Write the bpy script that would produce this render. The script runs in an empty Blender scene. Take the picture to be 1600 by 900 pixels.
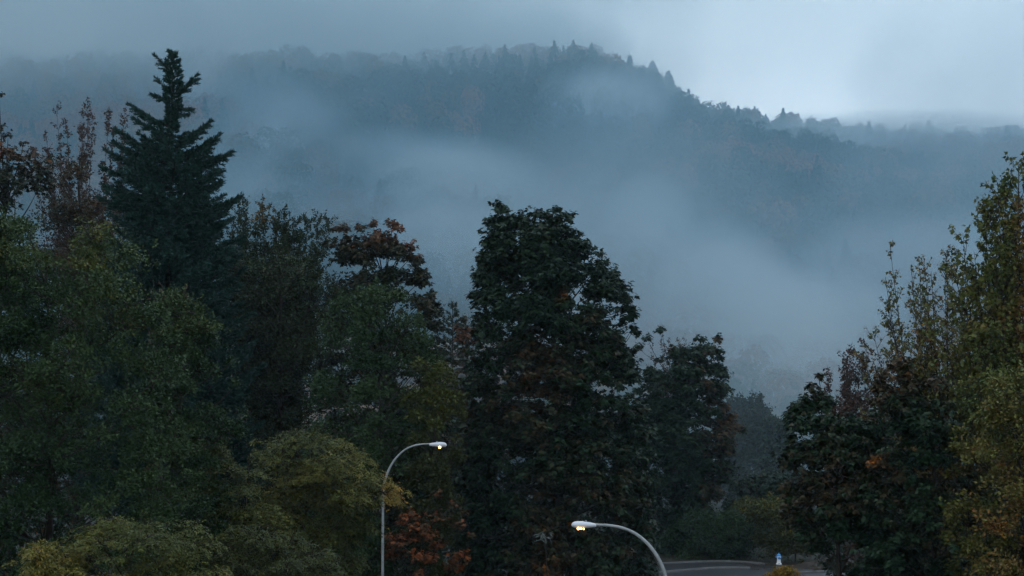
import bpy, bmesh, math, random
import numpy as np
NLEAF = [0]
from mathutils import Vector, Matrix, noise as mnoise

sc = bpy.context.scene
R = math.radians
# ------------------------------------------------------------------ camera
FPX, CZ, PITCH = 2400.0, 13.5, math.atan(163 / 2400.0)
cam = bpy.data.cameras.new("camera"); cam_o = bpy.data.objects.new("camera", cam)
sc.collection.objects.link(cam_o); sc.camera = cam_o
cam.sensor_width = 36.0; cam.lens = 36.0 * FPX / 1600.0
cam.clip_start = 0.5; cam.clip_end = 6000
cam_o.location = (0, 0, CZ); cam_o.rotation_euler = (R(90) + PITCH, 0, 0)
# ------------------------------------------------------------------ world / sun
w = bpy.data.worlds.new("World"); sc.world = w; w.use_nodes = True
nt = w.node_tree; nt.nodes.clear()
out = nt.nodes.new("ShaderNodeOutputWorld"); bg = nt.nodes.new("ShaderNodeBackground")
sky = nt.nodes.new("ShaderNodeTexSky"); sky.sky_type = 'NISHITA'; sky.sun_disc = False
SUN_EL, SUN_AZ = 24.0, 200.0
sky.sun_elevation = R(SUN_EL); sky.sun_rotation = R(SUN_AZ)
sky.air_density = 1.2; sky.dust_density = 2.0; sky.ozone_density = 2.0
# overcast deck: the blue sky mixed most of the way to even cloud
mixc = nt.nodes.new("ShaderNodeMix"); mixc.data_type = 'RGBA'
mixc.inputs['Factor'].default_value = 0.85
SKY_B = (25.0, 27.6, 29.8, 1); SKY_MID = 0.92; SKY_BACK = 0.30; SKY_TOP = 0.66
# the deck is thin and bright low over the hills, thick and dim overhead
wtc = nt.nodes.new("ShaderNodeTexCoord"); wsx = nt.nodes.new("ShaderNodeSeparateXYZ"); wrp = nt.nodes.new("ShaderNodeValToRGB")
nt.links.new(wtc.outputs['Generated'], wsx.inputs[0]); nt.links.new(wsx.outputs[2], wrp.inputs[0])
_e = wrp.color_ramp.elements
_e[0].position = 0.26; _e[0].color = (1.0, 1.0, 1.0, 1); _e[1].position = 0.75; _e[1].color = (SKY_TOP, SKY_TOP * 1.05, SKY_TOP * 1.12, 1)
_m = _e.new(0.42); _m.color = (SKY_MID, SKY_MID * 1.03, SKY_MID * 1.06, 1)
wml = nt.nodes.new("ShaderNodeMix"); wml.data_type = 'RGBA'; wml.blend_type = 'MULTIPLY'; wml.inputs['Factor'].default_value = 1.0
wml.inputs['A'].default_value = SKY_B
wmr = nt.nodes.new("ShaderNodeMapRange"); wmr.inputs['From Min'].default_value = -0.6; wmr.inputs['From Max'].default_value = 0.8
wmr.inputs['To Min'].default_value = SKY_BACK; wmr.inputs['To Max'].default_value = 1.0
nt.links.new(wsx.outputs[1], wmr.inputs['Value'])
wvs = nt.nodes.new("ShaderNodeVectorMath"); wvs.operation = 'SCALE'
nt.links.new(wrp.outputs[0], wvs.inputs[0]); nt.links.new(wmr.outputs[0], wvs.inputs['Scale'])
nt.links.new(wvs.outputs[0], wml.inputs['B']); nt.links.new(wml.outputs['Result'], mixc.inputs['B'])
nt.links.new(sky.outputs[0], mixc.inputs['A'])
nt.links.new(mixc.outputs['Result'], bg.inputs[0])
bg.inputs[1].default_value = 0.15
nt.links.new(bg.outputs[0], out.inputs[0])
sun = bpy.data.lights.new("sun", 'SUN'); sun_o = bpy.data.objects.new("sun", sun)
sc.collection.objects.link(sun_o)
sun.energy = 0.5; sun.angle = R(30); sun.color = (1.0, 0.97, 0.92)
_a = R(SUN_AZ); _e = R(62)
_d = Vector((math.sin(_a) * math.cos(_e), math.cos(_a) * math.cos(_e), math.sin(_e)))
sun_o.rotation_euler = _d.to_track_quat('Z', 'Y').to_euler()
sc.view_settings.view_transform = 'Standard'; sc.view_settings.look = 'None'
sc.view_settings.exposure = -0.28; sc.view_settings.gamma = 1.0
sc.view_settings.use_curve_mapping = False
sc.render.engine = 'CYCLES'
cy = sc.cycles
cy.use_denoising = True
try: cy.denoiser = 'OPENIMAGEDENOISE'
except Exception: pass
cy.max_bounces = 9; cy.diffuse_bounces = 2; cy.glossy_bounces = 1; cy.transmission_bounces = 1
cy.transparent_max_bounces = 5; cy.volume_bounces = 8
cy.use_adaptive_sampling = True; cy.adaptive_threshold = 0.03
cy.sample_clamp_indirect = 3.0

# ------------------------------------------------------------------ helpers
CP, SP = math.cos(PITCH), math.sin(PITCH)
def P(px, py, Y):
    """World point seen at photo pixel (px, py) at distance Y."""
    a = (px - 800) / FPX; b = (450 - py) / FPX
    fy = CP - b * SP; fz = SP + b * CP
    t = Y / fy
    return np.array((a * t, Y, CZ + fz * t))
def sm(t): t = np.clip(t, 0, 1); return t * t * (3 - 2 * t)
def setp(o, label=None, cat=None, group=None, kind=None):
    if label: o['label'] = label
    if cat: o['category'] = cat
    if group: o['group'] = group
    if kind: o['kind'] = kind
    return o
def empty(name, loc, label, cat, group=None):
    o = bpy.data.objects.new(name, None); sc.collection.objects.link(o)
    o.location = loc; return setp(o, label, cat, group)
def mesh_np(name, V, F, mat=None, parent=None, tone=None, smooth=False):
    """V (n,3) world coordinates, F (m,k) with equal k."""
    V = np.asarray(V, np.float32); F = np.asarray(F, np.int32)
    if parent is not None: V = V - np.array(parent.location, np.float32)
    me = bpy.data.meshes.new(name)
    me.vertices.add(len(V)); me.vertices.foreach_set('co', V.ravel())
    m, k = F.shape
    me.loops.add(m * k); me.loops.foreach_set('vertex_index', F.ravel())
    me.polygons.add(m)
    me.polygons.foreach_set('loop_start', np.arange(0, m * k, k, dtype=np.int32))
    me.update(calc_edges=True)
    if smooth: me.polygons.foreach_set('use_smooth', np.ones(m, bool))
    if tone is not None:
        at = me.attributes.new('tone', 'FLOAT', 'POINT')
        at.data.foreach_set('value', np.asarray(tone, np.float32))
    if mat: me.materials.append(mat)
    o = bpy.data.objects.new(name, me); sc.collection.objects.link(o)
    if parent is not None: o.parent = parent
    return o
def obj_bm(name, bm, mat, parent=None, smooth=False, bevel=0):
    me = bpy.data.meshes.new(name); bmesh.ops.recalc_face_normals(bm, faces=bm.faces)
    bm.to_mesh(me); bm.free()
    if smooth:
        for p in me.polygons: p.use_smooth = True
    if mat: me.materials.append(mat)
    o = bpy.data.objects.new(name, me); sc.collection.objects.link(o)
    if parent is not None: o.parent = parent
    if bevel:
        b = o.modifiers.new('bevel', 'BEVEL'); b.width = bevel; b.segments = 2
    return o
def newmat(name, rough=0.7, spec=0.3):
    m = bpy.data.materials.new(name); m.use_nodes = True
    b = m.node_tree.nodes['Principled BSDF']
    b.inputs['Roughness'].default_value = rough
    b.inputs['Specular IOR Level'].default_value = spec
    return m, m.node_tree, b
def leafmat(name, stops, rough=0.5, spec=0.35):
    """stops: [(pos, (r,g,b))] ramp over the per-leaf 'tone' attribute."""
    m, t, b = newmat(name, rough, spec)
    at = t.nodes.new('ShaderNodeAttribute'); at.attribute_name = 'tone'
    rp = t.nodes.new('ShaderNodeValToRGB')
    el = rp.color_ramp.elements
    while len(el) < len(stops): el.new(0.5)
    for e, (p, c) in zip(el, stops): e.position = p; e.color = (*c, 1)
    t.links.new(at.outputs['Fac'], rp.inputs[0]); t.links.new(rp.outputs[0], b.inputs['Base Color'])
    return m
def noisemat(name, c1, c2, scale=1.0, rough=0.85, spec=0.2, bump=0.0, detail=6, coord='Object', metallic=0):
    m, t, b = newmat(name, rough, spec)
    tc = t.nodes.new('ShaderNodeTexCoord'); n = t.nodes.new('ShaderNodeTexNoise')
    n.inputs['Scale'].default_value = scale; n.inputs['Detail'].default_value = detail
    n.inputs['Roughness'].default_value = 0.65
    t.links.new(tc.outputs[coord], n.inputs['Vector'])
    rp = t.nodes.new('ShaderNodeValToRGB'); e = rp.color_ramp.elements
    e[0].position = 0.35; e[0].color = (*c1, 1); e[1].position = 0.68; e[1].color = (*c2, 1)
    t.links.new(n.outputs['Fac'], rp.inputs[0]); t.links.new(rp.outputs[0], b.inputs['Base Color'])
    b.inputs['Metallic'].default_value = metallic
    if bump:
        bp = t.nodes.new('ShaderNodeBump'); bp.inputs['Strength'].default_value = bump
        t.links.new(n.outputs['Fac'], bp.inputs['Height']); t.links.new(bp.outputs[0], b.inputs['Normal'])
    return m
def vnoise(P3, scale, seed=0):
    """cheap smooth value noise on points (n,3) -> 0..1"""
    q = np.asarray(P3, float) * scale + seed * 17.31
    i = np.floor(q).astype(np.int64); f = q - i; f = f * f * (3 - 2 * f)
    def h(a, b, c):
        n = (a * 73856093) ^ (b * 19349663) ^ (c * 83492791)
        n = (n ^ (n >> 13)) * 1274126177 & 0x7fffffff
        return (n % 100003) / 100003.0
    r = 0
    for dx in (0, 1):
        for dy in (0, 1):
            for dz in (0, 1):
                wt = (f[:, 0] if dx else 1 - f[:, 0]) * (f[:, 1] if dy else 1 - f[:, 1]) * (f[:, 2] if dz else 1 - f[:, 2])
                r = r + wt * h(i[:, 0] + dx, i[:, 1] + dy, i[:, 2] + dz)
    return r

# ------------------------------------------------------------------ terrain
RIDGE = [(-900, 130), (-300, 130), (0, 125), (250, 115), (500, 112), (700, 128), (820, 142), (900, 136), (960, 140), (1010, 154), (1050, 172), (1100, 196),
         (1180, 206), (1250, 226), (1320, 236), (1450, 242), (1600, 240), (2000, 232), (2600, 270)]
RY = 720.0
_rx = np.array([(p[0] - 800) / FPX for p in RIDGE])
_rz = np.array([P(800, p[1], RY)[2] for p in RIDGE])
def hill_z(x, y):
    x = np.asarray(x, float); y = np.asarray(y, float)
    u = x / np.maximum(y, 60.0)
    h = np.interp(u, _rx, _rz)
    s = np.clip((y - 235) / (RY - 235), 0, 1)
    prof = 0.55 * s + 0.45 * sm(s)
    z = h * prof
    q = np.stack([x, y, 0 * x], -1).reshape(-1, 3)
    n = (vnoise(q, 1 / 90., 3) - 0.5) * 26 + (vnoise(q, 1 / 35., 4) - 0.5) * 9
    z = z + n.reshape(x.shape) * sm((y - 250) / 120) * sm((RY + 60 - y) / 160)
    z = z - np.clip(y - RY, 0, 400) * 0.25
    return np.where(y < 235, 0.0, z)
gx = np.linspace(-620, 620, 200)
gy = np.concatenate([np.linspace(-40, 230, 60), np.linspace(236, 790, 130)])
GX, GY = np.meshgrid(gx, gy)
GZ = hill_z(GX, GY)
n0 = 60
def grid(Xs, Ys, Zs):
    r, c = Xs.shape
    idx = np.arange(r * c).reshape(r, c)
    F = np.stack([idx[:-1, :-1], idx[:-1, 1:], idx[1:, 1:], idx[1:, :-1]], -1).reshape(-1, 4)
    return np.stack([Xs, Ys, Zs], -1).reshape(-1, 3), F
m_ground = noisemat('soil', (0.010, 0.013, 0.008), (0.026, 0.022, 0.015), 0.6, bump=0.4)
V, F = grid(GX, GY, GZ)
setp(mesh_np('ground', V, F, m_ground, smooth=True), kind='structure')

# ------------------------------------------------------------------ forest on the hill (one mass)
rng = np.random.default_rng(7)
def rand_unit(n, rng):
    v = rng.normal(size=(n, 3)); return v / np.linalg.norm(v, axis=1, keepdims=True)
def quads(C, A, B):
    """quads centred at C with half axes A, B -> V,F"""
    n = len(C)
    V = np.stack([C - A, C - B, C + A, C + B], 1).reshape(-1, 3)
    return V, np.arange(4 * n).reshape(n, 4)
def leaf_axes(N, L, W, rng, up=None):
    """half-length and half-width axis vectors lying in planes of normal N"""
    t = rand_unit(len(N), rng)
    A = np.cross(N, t); A /= np.linalg.norm(A, axis=1, keepdims=True) + 1e-9
    B = np.cross(N, A)
    return A * L[:, None], B * W[:, None]
def crown_variant(kind, rng, n):
    d = rand_unit(n, rng)
    if kind == 'cone':
        h = rng.random(n) ** 1.3
        a = rng.random(n) * 6.283
        r = (1 - h) * 0.30 * (0.75 + 0.35 * rng.random(n))
        C = np.stack([r * np.cos(a), r * np.sin(a), 0.08 + h * 0.98], 1)
        Nn = np.stack([np.cos(a) * 0.8, np.sin(a) * 0.8, 0.5 + 0 * a], 1)
        S = (0.045 + 0.04 * (1 - h)) * math.sqrt(130. / n)
    else:
        d[:, 2] = d[:, 2] * 0.95 + 0.1
        lob = 0.75 + 0.35 * vnoise(d, 2.2, int(rng.integers(99)))
        rr = lob * (0.85 + 0.18 * rng.random(n))
        C = d * rr[:, None] * np.array((0.42, 0.42, 0.5)) + np.array((0, 0, 0.55))
        Nn = d; S = (0.05 + 0.04 * rng.random(n)) * (150. / n) ** 0.36
    Nn = Nn + 0.5 * rand_unit(n, rng); Nn /= np.linalg.norm(Nn, axis=1, keepdims=True)
    A, B = leaf_axes(Nn, S, S * 0.8, rng)
    return C, A, B
far_r = [crown_variant('round', rng, 420) for _ in range(8)]
far_c = [crown_variant('cone', rng, 150) for _ in range(5)]
near_r = [crown_variant('round', rng, 650) for _ in range(8)]
near_c = [crown_variant('cone', rng, 500) for _ in range(5)]
pts = []
y = 246.0
while y < 745:
    st = 6.2 + 0.0035 * y
    xs = np.arange(-0.50 * y - 20, 0.50 * y + 20, st)
    xs = xs + rng.uniform(-2.6, 2.6, len(xs)); ys = y + rng.uniform(-2.6, 2.6, len(xs))
    pts.append(np.stack([xs, ys], 1)); y += st
pts = np.concatenate(pts)
pz = hill_z(pts[:, 0], pts[:, 1])
sp = np.stack([pts[:, 0], pts[:, 1], pz], 1)
patch = vnoise(sp, 1 / 60., 11)
patch2 = vnoise(sp, 1 / 22., 12)
Vs, Fs, Ts, off = [], [], [], 0
for i in range(len(sp)):
    vars_r, vars_c = (near_r, near_c) if sp[i][1] < 400 else (far_r, far_c)
    con = (patch2[i] > 0.80) or rng.random() < 0.05
    if con:
        C, A, B = vars_c[rng.integers(5)]; H = rng.uniform(9, 16); Wd = H * 1.1; tone = 0.02 + 0.1 * rng.random()
    else:
        C, A, B = vars_r[rng.integers(8)]; H = rng.uniform(8, 15); Wd = rng.uniform(8, 14)
        tone = np.clip(0.12 + 1.3 * (patch[i] - 0.25) + rng.normal() * 0.17, 0.1, 1)
    a = rng.random() * 6.28; ca, sa = math.cos(a), math.sin(a)
    if sp[i][1] > 640: sp[i][2] -= 4.5
    M = np.array(((ca, -sa, 0), (sa, ca, 0), (0, 0, 1))) * np.array((Wd, Wd, H))[:, None]
    v, f = quads(C @ M.T + sp[i], A @ M.T, B @ M.T)
    Vs.append(v); Fs.append(f + off); Ts.append(np.clip(np.full(len(v), tone) + np.repeat(rng.normal(size=len(C)) * 0.05, 4), 0, 1)); off += len(v)
m_forest = leafmat('hill_foliage', [(0.0, (0.020, 0.040, 0.028)), (0.15, (0.03, 0.055, 0.025)), (0.42, (0.06, 0.08, 0.03)),
                                    (0.60, (0.22, 0.13, 0.045)), (0.8, (0.36, 0.15, 0.05)), (1.0, (0.32, 0.12, 0.05))], 0.9, 0.1)
setp(mesh_np('forest', np.concatenate(Vs), np.concatenate(Fs), m_forest, tone=np.concatenate(Ts)),
     'misty autumn forest covering the whole hillside behind the trees', 'forest', kind='stuff')
del Vs, Fs, Ts
print('hill trees', len(sp))

# ------------------------------------------------------------------ haze and fog
FOG_V = 0.0060
FOG_B, FOG_W, FOG_D, FOG_0 = 0.115, 0.010, 0.011, 0.0023
FOG_DARK, FOG_WHITE = (0.26, 0.47, 0.61, 1), (0.93, 0.98, 1.0, 1)
def box(name, lo, hi):
    bm = bmesh.new(); bmesh.ops.create_cube(bm, size=1)
    for v in bm.verts:
        v.co = [lo[k] + (v.co[k] + 0.5) * (hi[k] - lo[k]) for k in range(3)]
    return bm
m = bpy.data.materials.new('air'); m.use_nodes = True; t = m.node_tree; t.nodes.clear()
o_ = t.nodes.new('ShaderNodeOutputMaterial'); pv = t.nodes.new('ShaderNodeVolumePrincipled')
pv.inputs['Color'].default_value = (0.60, 0.82, 0.97, 1); pv.inputs['Density'].default_value = HAZE_D = 0.00012
pv.inputs['Anisotropy'].default_value = 0.0
t.links.new(pv.outputs[0], o_.inputs['Volume'])
setp(obj_bm('haze', box('haze', (-640, -60, -2), (640, 800, 262)), m), 'thin blue grey evening haze filling the valley', 'haze', kind='stuff')

m = bpy.data.materials.new('fog'); m.use_nodes = True; t = m.node_tree; t.nodes.clear()
o_ = t.nodes.new('ShaderNodeOutputMaterial'); pv = t.nodes.new('ShaderNodeVolumePrincipled')
pv.inputs['Color'].default_value = (0.50, 0.70, 0.86, 1)
pv.inputs['Anisotropy'].default_value = 0.3
tc = t.nodes.new('ShaderNodeTexCoord')
mp = t.nodes.new('ShaderNodeMapping'); mp.inputs['Scale'].default_value = (1.0, 0.3, 1.3)
mp.inputs['Rotation'].default_value = (0, R(-24), 0)
n1 = t.nodes.new('ShaderNodeTexNoise'); n1.inputs['Scale'].default_value = 1 / 80.; n1.inputs['Detail'].default_value = 4.5
n1.inputs['Roughness'].default_value = 0.58; n1.inputs['Distortion'].default_value = 0.25
t.links.new(tc.outputs['Object'], mp.inputs[0]); t.links.new(mp.outputs[0], n1.inputs['Vector'])
def mth(op, a, b=None, c=None, clamp=False):
    n = t.nodes.new('ShaderNodeMath'); n.operation = op; n.use_clamp = clamp
    for k, v in enumerate((a, b, c)):
        if v is None: continue
        if isinstance(v, (int, float)): n.inputs[k].default_value = v
        else: t.links.new(v, n.inputs[k])
    return n.outputs[0]
sx = t.nodes.new('ShaderNodeSeparateXYZ'); t.links.new(tc.outputs['Object'], sx.inputs[0])
X_, Y_, Z_ = sx.outputs

def hit(px, py):
    """where the sight line through a photo pixel meets the hill"""
    for Y in np.arange(240, 740, 4.0):
        p = P(px, py, Y)
        if hill_z(p[0], p[1]) > p[2]: return p
    return P(px, py, 715)
BLOBS = [(600, 290, 190, 60, 1.1), (420, 235, 110, 90, 1.0), (1195, 565, 90, 110, 1.3), (1010, 400, 60, 90, .6), (1010, 420, 70, 60, 0.45),
         (1210, 225, 150, 26, 0.5), (690, 90, 200, 55, 2.0), (380, 80, 230, 55, 2.4), (40, 90, 150, 90, 0.8), (930, 165, 90, 40, 0.7), (850, 85, 120, 45, 1.6), (1400, 212, 200, 22, 0.5), (330, 190, 90, 60, .6), (330, 330, 120, 80, .6), (1440, 450, 170, 90, 0.5),
         (690, 405, 110, 70, 0.7), (1120, 500, 80, 110, .9), (560, 345, 120, 50, .7), (1300, 530, 90, 80, .6)]
tot = None
for px, py, rx, ry, st in BLOBS:
    c = hit(px, py); d = c - np.array((0, 0, CZ)); c = c - d / np.linalg.norm(d) * 25
    k = c[1] / FPX
    va = t.nodes.new('ShaderNodeVectorMath'); va.operation = 'SUBTRACT'; va.inputs[1].default_value = tuple(c)
    t.links.new(tc.outputs['Object'], va.inputs[0])
    vm = t.nodes.new('ShaderNodeVectorMath'); vm.operation = 'MULTIPLY'
    vm.inputs[1].default_value = (1 / (rx * k * 1.5), 1 / 50.0, 1 / (ry * k * 1.5))
    t.links.new(va.outputs[0], vm.inputs[0])
    vd = t.nodes.new('ShaderNodeVectorMath'); vd.operation = 'DOT_PRODUCT'
    t.links.new(vm.outputs[0], vd.inputs[0]); t.links.new(vm.outputs[0], vd.inputs[1])
    g = mth('MULTIPLY', mth('SUBTRACT', 1.0, vd.outputs['Value'], clamp=True), st)
    tot = g if tot is None else mth('ADD', tot, g)
nz = mth('MULTIPLY', mth('SUBTRACT', n1.outputs['Fac'], 0.44), 6.5, clamp=True)
n2 = mth('MULTIPLY', mth('SUBTRACT', n1.outputs['Fac'], 0.54), 8.0, clamp=True)
deck = mth('MULTIPLY', mth('SUBTRACT', mth('ADD', Z_, mth('MULTIPLY', n1.outputs['Fac'], 60.0)), mth('ADD', 141.0, mth('MULTIPLY', mth('MAXIMUM', mth('ADD', X_, 45.0), 0.0), 0.6))), 1 / 45.0, clamp=True)
n2 = mth('MULTIPLY', n2, mth('SUBTRACT', 1.0, mth('MULTIPLY', mth('SUBTRACT', X_, 50.0), 1 / 90.0, clamp=True)))
rise = mth('MULTIPLY', mth('SUBTRACT', Y_, 130.0), 1 / 110.0, clamp=True)
far = mth('SUBTRACT', 2.6, mth('MULTIPLY', Y_, 0.0031))
hf = mth('MAXIMUM', mth('SUBTRACT', 1.45, mth('MULTIPLY', Z_, 1 / 108.0)), 0.0)
veil = mth('MULTIPLY', mth('MULTIPLY', mth('SUBTRACT', Z_, 105.0), 1 / 60.0, clamp=True), FOG_V)
white = mth('ADD', mth('MULTIPLY', mth('SUBTRACT', Z_, 95.0), 1 / 60.0, clamp=True), mth('ADD', mth('MULTIPLY', mth('MULTIPLY', tot, nz), 1.2), mth('ADD', mth('MULTIPLY', deck, 1.5), mth('ADD', mth('MULTIPLY', n2, .35), mth('MULTIPLY', mth('SUBTRACT', 1.0, mth('MULTIPLY', Z_, 1 / 85.0), clamp=True), .24)))), clamp=True)
mc = t.nodes.new('ShaderNodeMix'); mc.data_type = 'RGBA'; mc.inputs['A'].default_value = FOG_DARK; mc.inputs['B'].default_value = FOG_WHITE
t.links.new(white, mc.inputs['Factor']); t.links.new(mc.outputs['Result'], pv.inputs['Color'])
dens = mth('ADD', mth('ADD', mth('MULTIPLY', mth('MULTIPLY', tot, nz), FOG_B), mth('MULTIPLY', mth('MULTIPLY', n2, hf), FOG_W)),
           mth('ADD', mth('MULTIPLY', deck, FOG_D), mth('MULTIPLY', mth('MULTIPLY', far, hf), FOG_0)))
dens = mth('MULTIPLY', mth('ADD', dens, veil), rise)
t.links.new(dens, pv.inputs['Density'])
t.links.new(pv.outputs[0], o_.inputs['Volume'])
try: m.cycles.volume_step_rate = 1.0
except Exception as e: print('steprate', e)
setp(obj_bm('fog_bank', box('fog', (-600, 130, 1), (600, 790, 258)), m), 'drifting banks of pale fog lying along the wooded hillside', 'fog', kind='stuff')
# ------------------------------------------------------------------ tree tools
m_bark = noisemat('bark', (0.012, 0.010, 0.009), (0.036, 0.030, 0.026), 3.0, bump=0.5)
m_bark_pale = noisemat('pale_bark', (0.03, 0.026, 0.024), (0.08, 0.07, 0.062), 2.0, bump=0.4)

class Tubes:
    """many tapered tubes collected into one mesh"""
    def __init__(s): s.V = []; s.F = []; s.n = 0
    def add(s, pts, r0, r1, sides=5, power=1.0):
        pts = np.asarray(pts, float); n = len(pts)
        tg = np.gradient(pts, axis=0); tg /= np.linalg.norm(tg, axis=1, keepdims=True) + 1e-9
        ref = np.array((1.0, 0.13, 0.07)) if abs(tg[:, 0]).mean() < 0.8 else np.array((0.0, 1.0, 0.1))
        a = np.cross(tg, ref); a /= np.linalg.norm(a, axis=1, keepdims=True) + 1e-9
        b = np.cross(tg, a)
        r = r0 + (r1 - r0) * np.linspace(0, 1, n) ** power
        ang = np.arange(sides) * 2 * math.pi / sides
        ring = pts[:, None] + r[:, None, None] * (np.cos(ang)[None, :, None] * a[:, None] + np.sin(ang)[None, :, None] * b[:, None])
        V = ring.reshape(-1, 3); i = np.arange(n - 1)[:, None] * sides; j = np.arange(sides)[None]; k = (j + 1) % sides
        F = np.stack([i + j, i + k, i + sides + k, i + sides + j], -1).reshape(-1, 4)
        s.V.append(V); s.F.append(F + s.n); s.n += len(V)
    def build(s, name, mat, parent):
        if not s.V: return None
        return mesh_np(name, np.concatenate(s.V), np.concatenate(s.F), mat, parent, smooth=True)

def bez(p0, p1, p2, n=8):
    t = np.linspace(0, 1, n)[:, None]
    return (1 - t) ** 2 * p0 + 2 * t * (1 - t) * p1 + t * t * p2

def leaf_mesh(C, D, Nn, L, W, fold=0.25):
    """pointed folded leaves: C base, D direction, Nn normal, L length, W half width"""
    S = np.cross(D, Nn); S /= np.linalg.norm(S, axis=1, keepdims=True) + 1e-9
    Nn = np.cross(S, D)
    L = L[:, None]; W = W[:, None]
    mid = C + D * L * 0.45
    tip = C + D * L - Nn * L * 0.15
    v = np.stack([C, mid + S * W - Nn * W * fold, tip, mid - S * W - Nn * W * fold], 1).reshape(-1, 3)
    return v, np.arange(4 * len(C)).reshape(-1, 4)

def lobed_leaf(C, D, Nn, L, rng):
    """broad five-cornered leaves (maple like), one fan of quads: 7 outline points"""
    S = np.cross(D, Nn); S /= np.linalg.norm(S, axis=1, keepdims=True) + 1e-9
    Nn = np.cross(S, D); L = L[:, None]
    pt = lambda a, b, c: C + D * L * a + S * L * b - Nn * L * c
    v = np.stack([C, pt(.30, .50, .10), pt(.52, .22, .02), pt(1.0, 0, .22), pt(.52, -.22, .02), pt(.30, -.50, .10)], 1).reshape(-1, 3)
    i = np.arange(len(C))[:, None] * 6
    F = np.concatenate([i + np.array([[0, 1, 2, 3]]), i + np.array([[0, 3, 4, 5]])])
    return v, F

def norm(v): return v / (np.linalg.norm(v, axis=-1, keepdims=True) + 1e-9)

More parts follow.
